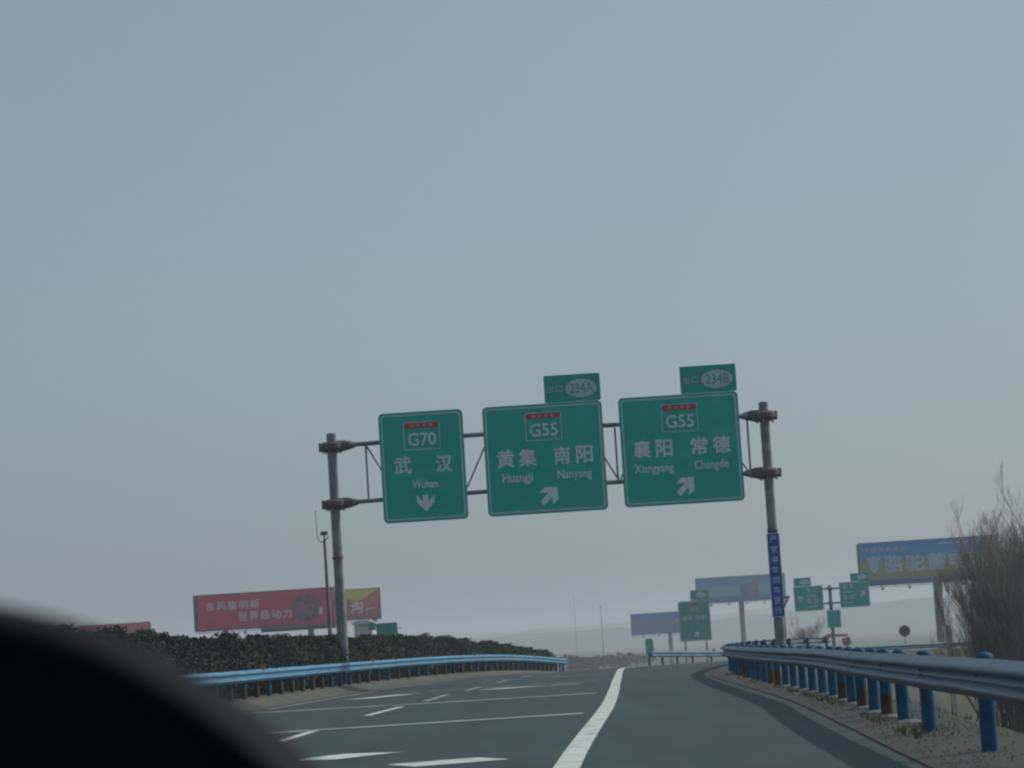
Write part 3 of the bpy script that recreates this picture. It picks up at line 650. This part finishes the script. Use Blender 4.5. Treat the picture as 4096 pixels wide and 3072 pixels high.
# twin-arm sign: values at 250 m
kx = 250 / 190
cy = 250; gz0 = zr(250)
t = thing('cantilever_sign', (22.5 * kx, cy, gz0), 'grey post with arms both sides holding two green signs, right of the blue notice', 'sign post')
Z = lambda z: (z - 1.1) * kx + 1.1 - gz0
part('post', MB().lathe([(.17, -.5), (.17, Z(4.15)), (.10, Z(4.25))], n=12), M_DARK, t, True)
for z in (4.0, 2.93):
    part('arm', MB().tube([(-.75, 0, Z(z)), (-.3, 0, Z(z)), (0, 0, Z(z) - .03), (.3, 0, Z(z)), (1.0, 0, Z(z))], [.07, .10, .24, .10, .07], 10), M_DARK, t, True)
X0 = 22.5
for (label, x0, x1, z0, z1, ex0, ex1, ez1, arr, names) in (
    ('green sign with an upward arrow on the left arm of the twin-arm post', 19.8, 21.95, 2.45, 4.28, 19.86, 21.12, 4.91, 'u', '襄阳常德'),
    ('green sign with a slanting arrow on the right arm of the twin-arm post', 23.18, 25.38, 2.53, 4.40, 24.05, 25.40, 5.02, 'd', '黄集南阳')):
    s_ = thing('direction_sign', (x0 * kx, cy - .2, gz0 + Z(z0)), label, 'road sign')
    W, H = (x1 - x0) * kx, (z1 - z0) * kx
    p = part('panel', MB().prism(rrect(0, 0, W, H, .1, 3), -.03, .03), M_GREEN2, s_)
    part('border', MB().ring(rrect(.05, .05, W - .05, H - .05, .08, 3), rrect(.09, .09, W - .09, H - .09, .06, 3), -.036, -.027), M_LT, p)
    a, b = (ex0 - x0) * kx, (ex1 - x0) * kx
    q = part('exit_plate', MB().prism(rrect(a, H + .03, b, H + (ez1 - z1) * kx, .05, 2), -.03, .03), M_GREEN2, s_)
    part('number_oval', MB().prism(oval(a + (b - a) * .62, H + .42, .5, .25), -.04, -.027), M_LT, q)
    xa = 1.25 if arr == 'u' else .35
    for i, ch in enumerate(names):
        x = xa + .62 * (i % 2); z = H - .62 - 1.05 * (i // 2)
        text('place_name', ch, p, x, z, x + .42, z + .42, -.031, M_LT, .02)
    for z in (H - .98, H - 2.02): part('romanised_line', MB().box((xa + .5, -.033, z), (.9, .01, .12)), M_LT, p)
    if arr == 'u': arrow_diag(p, .6, H * .5, -.031, .95, 0, M_LT)
    else: arrow_diag(p, W - .62, H * .52, -.031, .95, -45, M_LT)
    part('mount_rail', MB().box((W / 2, .07, Z(4.0) - Z(z0)), (W - .1, .06, .1)).box((W / 2, .07, Z(2.93) - Z(z0)), (W - .1, .06, .1)), M_ALU, s_)
s_ = thing('kilometre_plate', (22.12 * kx, cy - .3, gz0 + Z(1.1)), 'small upright green plate fixed low on the twin-arm sign post', 'road sign')
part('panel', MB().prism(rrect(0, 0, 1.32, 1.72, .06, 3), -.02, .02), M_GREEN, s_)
part('border', MB().ring(rrect(.05, .05, 1.27, 1.67, .05, 3), rrect(.08, .08, 1.24, 1.64, .04, 3), -.026, -.018), M_LT, s_)
part('clamp', MB().box((.5, .08, .5), (.4, .12, .06)).box((.5, .08, 1.2), (.4, .12, .06)), M_ALU, s_)

# yield sign
def at(px, py, Y):
    F = 5530.0; x, y = (px - 1106) / F, -(py - 829.5) / F
    d = r2 * x + u2 * y + fw; k = Y / d.y; return Vector((0, 0, CAM_H)) + d * k
a, b, c_ = at(1678, 1289, 165), at(1708, 1287, 165), at(1694, 1316, 165)
t = thing('yield_sign', (c_.x, 165, zr(165)), 'red and white triangular sign peeking out behind the blue notice', 'road sign')
zo = -zr(165); hw = (b.x - a.x) / 2; zt_, zb2 = a.z + zo, c_.z + zo
part('panel', MB().ring([(-hw, zt_), (hw, zt_), (0, zb2)], [(-hw * .58, zt_ - .14), (hw * .58, zt_ - .14), (0, zb2 + .24)], -.02, .02), M_RED, t)
part('centre', MB().prism([(-hw * .6, zt_ - .13), (hw * .6, zt_ - .13), (0, zb2 + .22)], -.014, .014), M_WHITE, t)
part('post', MB().tube([(0, .06, -.4), (0, .06, zt_ - .1)], .04, 8), M_STEEL, t, True)
# round sign seen against the haze
a = at(1954, 1363, 200)
t = thing('round_sign', (a.x, 200, zr(200)), 'small dark round sign on a thin post beyond the grey guardrail', 'road sign')
part('disc', MB().tube([(0, -.02, a.z - zr(200)), (0, .02, a.z - zr(200))], .42, 24), mat('round_sign_face', (.07, .07, .085), .6, var=.2, scale=4), t)
part('rim', MB().ring(oval(0, a.z - zr(200), .44, .44), oval(0, a.z - zr(200), .37, .37), -.035, -.015), mat('round_sign_rim', (.14, .07, .09), .6, var=.2, scale=4), t)
part('post', MB().tube([(0, .06, -.4), (0, .06, a.z - zr(200) + .2)], .04, 8), M_STEEL, t, True)
# cream marker post
a = at(2047, 1349, 90)
t = thing('marker_post', (a.x, 90, -2.6), 'cream concrete post standing before the billboard column', 'post')
part('shaft', MB().box((0, 0, (a.z + 2.6 - .06) / 2), (.18, .18, a.z + 2.6 - .06)), M_CREAM, t)
part('cap', MB().lathe([(.11, 0), (.11, .03), (.02, .07)], (0, 0, a.z + 2.6 - .065), 4), M_CREAM, t)
# oval-looking green plate beyond the crest
a, b = at(1393, 1380, 290), at(1413, 1415, 290)
t = thing('chevron_plate', ((a.x + b.x) / 2, 290, zr(290)), 'small hazy green rounded plate on a post below the low blue billboard', 'road sign')
zo = -zr(290); hw = (b.x - a.x) / 2
part('panel', MB().prism(rrect(-hw, b.z + zo, hw, a.z + zo, .35, 6), -.03, .03), M_GREEN2, t)
part('post', MB().tube([(0, .08, -.3), (0, .08, a.z + zo - .2)], .06, 8), M_STEEL, t, True)
# small green board left, seen over the hedge
t = thing('direction_sign', (-11.0, 200, zr(200)), 'small green sign board showing above the hedge right of the yellow billboard', 'road sign')
zo = -zr(200)
part('panel', MB().prism(rrect(-.75, zo + 2.75, .9, zo + 3.66, .06, 3), -.03, .03), M_GFAR, t)
part('side_plate', MB().prism(rrect(-1.35, zo + 3.2, -.78, zo + 3.75, .04, 3), -.03, .03), M_GFAR, t)
part('post', MB().tube([(-.55, .1, -.4), (-.55, .1, zo + 3.5)], .08, 8), M_STEEL, t, True); part('post', MB().tube([(.6, .1, -.4), (.6, .1, zo + 3.5)], .08, 8), M_STEEL, t, True)
part('cross_rail', MB().box((0, .05, zo + 3.2), (2.4, .06, .08)), M_STEEL, t)

# ------------------------------------------------------------------ sheds behind the hedge
def shed(label, px0, px1, pyt, Y, wallm, roofm, pitch, depth=6, gz_=None, rise=0.0):
    a, b = at(px0, pyt, Y), at(px1, pyt, Y); gz_ = max(zr(Y) - 2.5, -6.6) if gz_ is None else gz_
    W = b.x - a.x; zt = (a.z + b.z) / 2 - gz_
    t = thing('shed', ((a.x + b.x) / 2, Y, gz_), label, 'shed')
    hw_ = zt - pitch
    wl = part('wall', MB().box((0, depth / 2, hw_ / 2), (W, depth, hw_)), wallm, t)
    if rise: rf = MB().prism([(-W / 2 - .2, hw_ - .02), (W / 2 + .2, hw_ - .02 + 0), (W / 2 + .2, hw_ + pitch), (-W / 2 - .2, hw_ + pitch - rise)], -.3, depth + .3)
    else: rf = MB().prism([(-W / 2 - .25, hw_ + .002), (W / 2 + .25, hw_ + .002), (W / 2 + .25, hw_ + .1), (W * .3, hw_ + pitch), (-W * .3, hw_ + pitch), (-W / 2 - .25, hw_ + .1)], -.3, depth + .3)
    part('roof', rf, roofm, t)
    d = part('door', MB().box((-W * .2, -.03, 1.05), (.95, .06, 2.1)), M_DARK, t)
    part('handle', MB().box((-W * .2 + .35, -.08, 1.0), (.04, .05, .14)), M_STEEL, d)
    return t
shed('white walled hut behind the hedge under the yellow billboard', 764, 803, 1340, 240, M_WHITEW, M_WHITEW, .35)
shed('low shed with a sloping grey roof behind the hedge', 860, 918, 1368, 220, M_ROOFG, M_ROOFG, .75, rise=.7)
shed('low shed with a pale blue roof beyond the hedge', 936, 980, 1372, 260, M_ROOFB, M_ROOFB, .5)

# ------------------------------------------------------------------ excavator
EX = 350
p0 = at(1758, 1392, EX); pk = at(1790, 1373, EX); pe = at(1830, 1372, EX); pb = at(1829, 1391, EX)
gzx = -6.9
t = thing('excavator', (p0.x, EX, gzx), 'orange excavator with bent boom and dark bucket beyond the grey guardrail', 'excavator')
q = lambda v: (v.x - p0.x, 0, v.z - gzx)
def plate_boom(pts, wds, th):
    mb = MB(); P = [Vector(x) for x in pts]; vs = []
    for i, p in enumerate(P):
        d = (P[min(i + 1, len(P) - 1)] - P[max(i - 1, 0)]).normalized(); nn = Vector((-d.z, 0, d.x)) * wds[i] / 2
        for y in (-th, th):
            for sgn in (1, -1): vs.append(p + nn * sgn + Vector((0, y, 0)))
    fs = []
    for i in range(len(P) - 1):
        for a, b in ((0, 1), (1, 3), (3, 2), (2, 0)): fs.append((4 * i + a, 4 * i + b, 4 * i + 4 + b, 4 * i + 4 + a))
    fs += [(0, 2, 3, 1), (4 * (len(P) - 1), 4 * (len(P) - 1) + 1, 4 * (len(P) - 1) + 3, 4 * (len(P) - 1) + 2)]
    return mb.add(vs, fs)
b0 = Vector((-1.3, 0, 2.0)); 
part('boom', plate_boom([b0, q(p0), Vector(q(p0)).lerp(Vector(q(pk)), .6), q(pk), Vector(q(pk)).lerp(Vector(q(pe)), .5)], [.5, .55, .6, .55, .4], .22), M_ORANGE, t)
part('stick', plate_boom([Vector(q(pk)).lerp(Vector(q(pe)), .42), q(pe), Vector(q(pe)).lerp(Vector(q(pb)), .5)], [.42, .40, .3], .17), M_ORANGE, t)
bk = Vector(q(pb))
part('bucket', MB().prism([(bk.x - .55, bk.z + .75), (bk.x + .45, bk.z + .9), (bk.x + .62, bk.z + .1), (bk.x + .1, bk.z - .35), (bk.x - .45, bk.z - .1)], -.55, .55), mat('bucket_steel', (.16, .05, .03), .8, var=.3, scale=3), t)
part('ram', MB().tube([(-.7, 0, 3.1), Vector(q(p0)).lerp(Vector(q(pk)), .5) + Vector((0, 0, .35))], .09, 8), M_STEEL, t)
cabx = -2.6
part('cab', MB().box((cabx + .1, -.7, 2.35), (1.5, 1.1, 1.7)), M_ORANGE, t)
part('cab_window', MB().box((cabx + .1, -1.26, 2.6), (1.2, .03, .9)), M_DARK, t)
part('engine_cover', MB().box((cabx - .9, .2, 1.9), (2.4, 2.4, 1.0)), M_ORANGE, t)
for y in (-1.1, 1.1): part('track', MB().prism(rrect(cabx - 2.1, 0, cabx + 1.7, .95, .45, 6), y - .28, y + .28), M_DARK, t)
part('turntable', MB().lathe([(.9, .9), (.9, 1.4)], (cabx - .2, 0, 0), 16), M_DARK, t)

# ------------------------------------------------------------------ faint poles
for lab, px, pt, Y in (('thin faint mast rising from the haze above the road crest', 1297, 1312, 360), ('fainter distant mast left of the low blue billboard', 1239, 1290, 620)):
    a = at(px, pt, Y); gz_ = zr(Y) - .3
    t = thing('mast', (a.x, Y, gz_), lab, 'pole')
    part('shaft', MB().tube([(0, 0, 0), (0, 0, a.z - gz_)], [.07, .025], 8), M_STEEL, t, True)
    part('tip', MB().lathe([(.08, 0), (.08, .1), (.02, .3)], (0, 0, a.z - gz_), 8), M_DARK, t)
    part('foot', MB().lathe([(.3, 0), (.3, .2), (.14, .3)], n=8), M_STEEL, t)

# ------------------------------------------------------------------ bare trees on the right
def bare_tree(seed, H, stems, spread, trunk_h=.5, twigs=1.0):
    rng = random.Random(seed); tr = MB(); br = MB()
    def grow(p, d, L, r, depth, mbx):
        n = 4 if depth < 2 else 3; pts = [p]; rad = [r]; q = p.copy(); dd = d.copy()
        for i in range(n):
            dd = (dd + Vector((rng.gauss(0, .10), rng.gauss(0, .10), .10 + .05 * depth))).normalized()
            q = q + dd * L / n; pts.append(q.copy()); rad.append(max(.002, r * (1 - .8 * (i + 1) / n)))
        mbx.tube(pts, rad, 5 if depth == 0 else 3, depth == 0)
        if depth >= 3: return
        k = {0: 18, 1: 11, 2: 6}[depth]
        for j in range(int(k * twigs)):
            f = rng.uniform(.18 if depth else .22, .98); i = min(n - 1, int(f * n)); o = pts[i].lerp(pts[i + 1], f * n - i)
            a = rng.uniform(0, 6.28); ang = rng.uniform(.35, .75)
            side = Vector((math.cos(a), math.sin(a), 0)); nd = (dd * math.cos(ang) + side * math.sin(ang) + Vector((0, 0, .22))).normalized()
            grow(o, nd, L * rng.uniform(.30, .52) * (1.15 - .5 * f), max(.0024, r * (.36 if depth else .30)), depth + 1, br)
    for s_ in range(stems):
        a = 6.28 * s_ / stems + rng.uniform(-.4, .4)
        d = Vector((math.cos(a) * spread * rng.uniform(.5, 1.1), math.sin(a) * spread * rng.uniform(.5, 1.1), 1)).normalized()
        grow(Vector((.12 * math.cos(a), .12 * math.sin(a), -.2)), d, H * rng.uniform(.72, 1.0), .042 * H / 6, 0, tr)
    return tr.mesh('trunk', M_BARK, True), br.mesh('branches', M_TWIG)
TV = [bare_tree(3, 6.0, 7, .17), bare_tree(8, 6.0, 8, .20), bare_tree(15, 6.0, 7, .14)]
TREES = [(11.2, 60, 0.70, 0, 'short bare tree nearest the billboard, left edge of the bare thicket'),
         (11.35, 57, 0.78, 1, 'bare many-stemmed tree at the front of the thicket, left of the tallest one'),
         (12.6, 61, 1.02, 2, 'tallest bare tree of the thicket, by the right edge of the view'),
         (12.5, 66, 0.86, 2, 'bare tree at the back of the thicket before the blue and tan billboard'),
         (13.3, 67, 0.98, 0, 'bare tree behind the tallest one of the thicket'),
         (10.7, 55, 0.50, 1, 'low bare bush at the foot of the thicket beside the grey guardrail'),
         (11.2, 53, 0.60, 0, 'low spreading bare tree in front of the thicket at the right edge'),
         (12.0, 62, 0.88, 1, 'bare tree in the middle of the thicket'),
         (12.4, 69, 0.72, 0, 'small bare tree hidden deepest in the thicket'),
         (11.9, 58, 0.82, 2, 'straight bare tree close before the tallest one'),
         (11.5, 61, 0.76, 2, 'bare tree between the short left one and the middle of the thicket'),
         (11.75, 55, 0.74, 1, 'bushy bare tree low at the right edge of the view')]
for i, (x, y, sc, v, lab) in enumerate(TREES):
    t = thing('bare_tree', (x, y, -2.5), lab, 'tree', 'bare trees right of the road', i * 1.3); t.scale = (sc * 1.15, sc * 1.15, sc * 1.06)
    link('trunk', TV[v][0], t); link('branches', TV[v][1], t)
a = at(1735, 1350, 170)
t = thing('bare_bush', (a.x, 170, zr(170)), 'small hazy bare bush between the right gantry post and the excavator', 'bush'); s_ = (a.z - zr(170)) / 6; t.scale = (s_ * 1.6, s_ * 1.6, s_)
link('trunk', TV[0][0], t); link('branches', TV[0][1], t)
a = at(163, 1340, 300)
t = thing('bare_tree', (a.x - 1.0, 300, -6.5), 'far bare tree left of the small distant red billboard', 'tree'); s_ = (a.z + 6.5) / 7; t.scale = (s_, s_, s_)
link('trunk', TV[1][0], t); link('branches', TV[1][1], t)

# leafy far trees beyond the crest
def far_tree_mesh(seed):
    rng = random.Random(seed); mb = MB()
    cl = [(rng.uniform(-1.3, 1.3), rng.uniform(-1.3, 1.3), rng.uniform(2.2, 4.2), rng.uniform(.7, 1.2)) for _ in range(9)]
    def pos():
        c = cl[rng.randrange(9)]; v = Vector((rng.gauss(0, 1), rng.gauss(0, 1), rng.gauss(0, 1))).normalized() * c[3] * rng.uniform(.6, 1)
        return Vector(c[:3]) + v
    leaf_cloud(mb, rng, 900, pos, .35)
    return mb.mesh('crown', M_FARLEAF), MB().tube([(0, 0, -.4), (.05, 0, 1.5), (-.05, .05, 3.2)], [.22, .17, .08], 7).mesh('trunk', M_BARK, True)
FV = [far_tree_mesh(1), far_tree_mesh(2)]
for i, (px, py, Y, lab) in enumerate(((1258, 1414, 600, 'hazy blue-grey tree just past the end of the median hedge'), (1290, 1413, 640, 'small hazy tree left of the gore line beyond the crest'), (1325, 1412, 660, 'hazy tree right of the thin faint mast beyond the crest'), (1375, 1409, 680, 'hazy tree under the low blue billboard at its left end'))):
    a = at(px, py, Y); gz_ = zr(Y) - 1.9; s_ = max(.5, (a.z - gz_) / 5)
    t = thing('far_tree', (a.x, Y, gz_), lab, 'tree', 'far trees beyond the crest', i); t.scale = (s_ * 2.2, s_ * 2.2, s_)
    link('crown', FV[i % 2][0], t); link('trunk', FV[i % 2][1], t)

# ------------------------------------------------------------------ grass by the right rail
rng = random.Random(5); gm = MB(); dm = MB()
def blade(mb, p, h, wd):
    a = rng.uniform(0, 6.28); u = Vector((math.cos(a), math.sin(a), 0)) * wd; lean = Vector((rng.gauss(0, .3), rng.gauss(0, .3), 1)).normalized() * h
    mb.add([p - u, p + u, p + lean * .6 + u * .5 + Vector((0, 0, 0)), p + lean], [(0, 1, 2, 3)])
for _ in range(2600):
    y = 17 + 53 * rng.random() ** 1.5; cl = noise.noise(Vector((y * .33, 3.1, 0)))
    if cl < .02 or y < 24: continue
    x = Redge(y) + .28 + abs(rng.gauss(0, .28)); blade(gm, Vector((x, y, zr(y) + .02)), rng.uniform(.04, .11), .010)
for _ in range(9000):
    y = 16 + 60 * rng.random() ** 1.4; d = 1.35 + 3.6 * rng.random(); x = Redge(y) + d
    z = -.03 if d < 1.15 else -.2 - (d - 1.6) * .64 if d > 1.6 else -.15
    blade(dm, Vector((x, y, z - .03)), rng.uniform(.10, .30), .014)
o = part('verge_grass', gm, M_GRASS); o['kind'] = 'stuff'; tag(o, 'short green grass at the foot of the grey guardrail posts', 'grass')
o = part('slope_grass', dm, M_DRY); o['kind'] = 'stuff'; tag(o, 'dry ochre grass on the bank outside the grey guardrail', 'grass')

st = MB()
for _ in range(2600):
    y = 15 + 45 * rng.random() ** 1.6; x = Redge(y) + .02 + 1.2 * rng.random(); s0 = rng.uniform(.006, .018); z = .036
    st.add([(x + s0 * a, y + s0 * b, z + s0 * c) for a, b, c in ((1, .2, 0), (-.3, 1, .1), (-.9, -.4, 0), (.2, -1, .05), (rng.uniform(-.3, .3), 0, .8))], [(0, 1, 4), (1, 2, 4), (2, 3, 4), (3, 0, 4), (0, 3, 2, 1)])
o = part('verge_gravel', st, mat('gravel', (.036, .038, .034), .9, col2=(.075, .074, .064), scale=9)); o['kind'] = 'stuff'; tag(o, 'loose gravel along the kerb under the grey guardrail', 'gravel')
# ------------------------------------------------------------------ the car's dashboard, close to the camera
DY = 2.4
t = thing('dashboard', (-.35, DY, .12), 'black padded dashboard hood of the car, out of focus at lower left', 'dashboard')
# instrument hood: outline across the car, swept backward with a rounded lip
prof = [(-.72, .55), (-.70, .90), (-.64, 1.0), (-.52, 1.055), (-.36, 1.07), (-.24, 1.068), (-.141, 1.053), (-.077, 1.034), (-.013, 1.008), (.05, .966), (.0965, .930), (.134, .893), (.165, .855), (.195, .79), (.22, .55)]
hood = MB(); vs = []; K = len(prof)
SW = [(-.14, .93, -.06), (-.17, .975, -.02), (-.15, .995, -.004), (-.08, 1.0, 0), (.0, 1.0, 0), (.12, .995, -.006), (.25, .97, -.03), (.36, .93, -.08)]
for dy, sc, dz in SW:
    vs += [(x * (.9 + .1 * sc), dy, z * 1 + dz * (z > .6)) for x, z in prof]
hood.add(vs, [(i * K + k, i * K + k + 1, (i + 1) * K + k + 1, (i + 1) * K + k) for i in range(len(SW) - 1) for k in range(K - 1)] + [tuple(range(K)), tuple(range((len(SW) - 1) * K, len(SW) * K))[::-1]])
o = part('instrument_hood', hood, M_DASH, t, True)
md = o.modifiers.new('smooth', 'SUBSURF'); md.levels = 2; md.render_levels = 2
part('dash_pad', MB().prism([(-.75, .0), (1.55, .0), (1.55, .70), (1.45, .765), (-.65, .765), (-.75, .70)], .02, .55), M_DASH, t)
part('speedometer_panel', MB().prism(rrect(-.40, .60, .15, .88, .1, 5), -.135, -.12), M_DARK, t)

# ------------------------------------------------------------------ haze
hz = MB().box((0, 2400, 19.0), (5000, 4960, 58))
M = bpy.data.materials.new('haze'); M.use_nodes = True; nt = M.node_tree
nt.nodes.remove(nt.nodes['Principled BSDF'])
pv = nt.nodes.new('ShaderNodeVolumePrincipled'); pv.inputs['Color'].default_value = (.80, .87, .92, 1); pv.inputs['Density'].default_value = .00050; pv.inputs['Anisotropy'].default_value = .3
nt.links.new(pv.outputs[0], nt.nodes['Material Output'].inputs['Volume'])
o = part('haze', hz, M); o['kind'] = 'stuff'; tag(o, 'grey winter haze over the road and the plain', 'haze')
